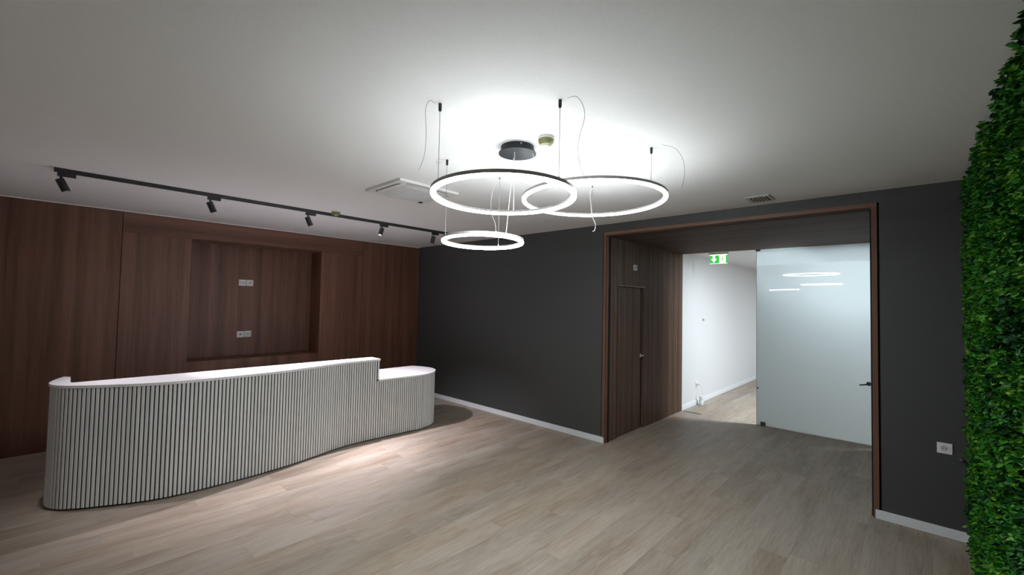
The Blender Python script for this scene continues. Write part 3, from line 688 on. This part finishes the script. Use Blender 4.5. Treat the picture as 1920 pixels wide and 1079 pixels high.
kn = thing('chrome_stud', (.236, YB, .619), 'tiny chrome knob on the charcoal wall at the plant edge', 'knob')
MB().lathe([(0, 0), (.008, 0), (.008, -.02), (.013, -.024), (.013, -.034), (.008, -.04), (0, -.04)], n=18, axis='y').build('knob', MT['steel'], kn, smooth=35)

# exit sign
ex = thing('exit_sign', (-2.42, 7.617, 2.657), 'lit green exit sign with arrow and running figure under hallway ceiling', 'sign')
EL = ex.location
MB().box(-2.575, -2.265, 7.600, 7.634, 2.628, 2.657).build('housing', MT['grey_plastic'], ex, EL, bevel=.003)
MB().box(-2.560, -2.280, 7.612, 7.622, 2.470, 2.628).build('lit_panel', MT['sign_green'], ex, EL)
def flat(poly, y0, y1, name, m_): # poly in x,z
    n_ = len(poly); v = [(x_, y0, z_) for x_, z_ in poly]+[(x_, y1, z_) for x_, z_ in poly]
    MB().add(v, [tuple(range(n_)), tuple(reversed(range(n_, 2*n_)))]+[(i, (i+1) % n_, n_+(i+1) % n_, n_+i) for i in range(n_)]).build(name, m_, ex, EL)
flat([(-2.56, 2.612), (-2.28, 2.612), (-2.28, 2.628), (-2.56, 2.628)], 7.6105, 7.6119, 'light_bar', MT['sign_white'])
flat([(-2.56, 2.470), (-2.28, 2.470), (-2.28, 2.477), (-2.56, 2.477)], 7.6105, 7.6119, 'light_bar', MT['sign_white'])
flat([(-2.512, 2.605), (-2.512, 2.555), (-2.538, 2.555), (-2.493, 2.490), (-2.448, 2.555), (-2.474, 2.555), (-2.474, 2.605)], 7.6095, 7.6119, 'arrow', MT['sign_white'])
flat([(-2.405, 2.482), (-2.305, 2.482), (-2.305, 2.606), (-2.405, 2.606)], 7.6095, 7.6119, 'doorway', MT['sign_white'])
fig = MB()
def limb(a, b_, w):
    a, b_ = Vector(a), Vector(b_); t = (b_-a).normalized(); n_ = Vector((-t.y, t.x))*w/2
    P4 = [a+n_, a-n_, b_-n_, b_+n_]
    fig.add([(p_.x, 7.6080, p_.y) for p_ in P4]+[(p_.x, 7.6094, p_.y) for p_ in P4], [(0, 1, 2, 3), (7, 6, 5, 4), (0, 4, 5, 1), (1, 5, 6, 2), (2, 6, 7, 3), (3, 7, 4, 0)])
limb((-2.352, 2.575), (-2.358, 2.538), .018); limb((-2.358, 2.540), (-2.338, 2.517), .011); limb((-2.338, 2.517), (-2.343, 2.490), .010)
limb((-2.358, 2.540), (-2.372, 2.514), .011); limb((-2.372, 2.514), (-2.396, 2.508), .010); limb((-2.352, 2.570), (-2.330, 2.553), .008); limb((-2.352, 2.570), (-2.376, 2.552), .008)
fig.lathe([(0, 7.6080), (.010, 7.6080), (.010, 7.6094), (0, 7.6094)], (-2.348, 0, 2.588), 14, 'y')
fig.build('running_figure', MT['sign_figure'], ex, EL)

# ------------------------------------------------------------------ plant wall
pw = thing('plant_wall', (.30, 2.2, 0), 'dense green artificial plant wall from floor to ceiling', 'plant wall')
PLc = pw.location
MB().box(.318, X1-.001, -1.2, YB-.004, .004, ZC-.003).build('backing_panel', MT['plant_back'], pw, PLc)
rl = random.Random(11)
def leaf_verts(l, w, curl):                  # leaf along +x, width along y, folded on its midrib
    return [(0, 0, 0), (l*.35, w*.5, .10*w), (l*.35, 0, -.10*w+curl*.3*l), (l*.35, -w*.5, .10*w), (l*.72, w*.36, curl*.6*l+.08*w), (l*.72, 0, curl*.6*l), (l*.72, -w*.36, curl*.6*l+.08*w), (l, 0, curl*l)]
LF = [(0, 2, 1), (0, 3, 2), (1, 2, 5, 4), (2, 3, 6, 5), (4, 5, 7), (5, 6, 7)]
def rand_rot(r):
    d = Vector((-1, r.gauss(0, .55), r.gauss(-.05, .6))).normalized()
    return d.to_track_quat('X', 'Z').to_matrix().to_4x4() @ Matrix.Rotation(r.gauss(0, .7), 4, 'X')
def tuft(mb, x, y, z, r, k, s):
    for _ in range(k):
        l = s*r.uniform(.7, 1.25); M = Matrix.Translation((x+r.uniform(-.004, .012), y+r.gauss(0, .009), z+r.gauss(0, .009))) @ rand_rot(r)
        mb.add([M @ Vector(v) for v in leaf_verts(l, l*r.uniform(.6, .9), r.uniform(-.45, .15))], LF)
fo = MB()
def fill(y0, y1, dens, k, s):
    for _ in range(int((y1-y0)*(ZC-.02)*dens)):
        y_, z_ = rl.uniform(y0, y1), rl.uniform(.012, ZC-.03)
        tuft(fo, rl.uniform(.262, .310), y_, z_, rl, k, s)
fill(1.85, 4.77, 640, 7, .025)
fill(-1.15, 1.85, 200, 7, .036)
clip = []
for (x_, y_, z_) in fo.v: clip.append((min(x_, X1-.003), min(y_, YB-.004), min(max(z_, .002), ZC-.004)))
fo.v = clip
tag(fo.build('foliage', MT['leaf_island'], pw, PLc), kind='stuff')
leafm = [MB().add(leaf_verts(l, l*w, c), LF).mesh('leaf', MT['leaf_object']) for l, w, c in ((.034, .7, -.3), (.042, .5, .05), (.030, .85, -.15), (.046, .42, -.4))]
for i in range(300):
    o = bpy.data.objects.new('leaf', leafm[i % 4]); COL.objects.link(o); o.parent = pw
    y_ = 2.0+2.7*rl.random()**1.8; z_ = rl.uniform(.06, ZC-.06)
    o.matrix_local = Matrix.Translation(Vector((rl.uniform(.255, .285), y_, z_))-PLc) @ rand_rot(rl)

# paint chips on the floor
for i, (x_, y_, a, lab) in enumerate(((-2.97, .93, .3, 'pale paint flake on the floor, largest of three, before the desk'), (-2.62, .78, 1.2, 'tiny white paint chip on the floor nearest the camera'), (-2.43, 1.27, 2.0, 'tiny pale chip on the floor, under the large ring'))):
    s_ = (.03, .009, .008)[i]
    o = MB().prism([(s_*r_*math.cos(t), s_*.6*r_*math.sin(t)) for t, r_ in ((0, 1.2), (.9, .7), (1.9, .9), (3, 1.1), (4.1, .6), (5.2, .9))], .0002, .0012).build('paint_flake', MT['flake'])
    o.location = (x_, y_, 0); o.rotation_euler = (0, 0, a); tag(o, lab, 'paint flake', 'paint flakes on the floor')
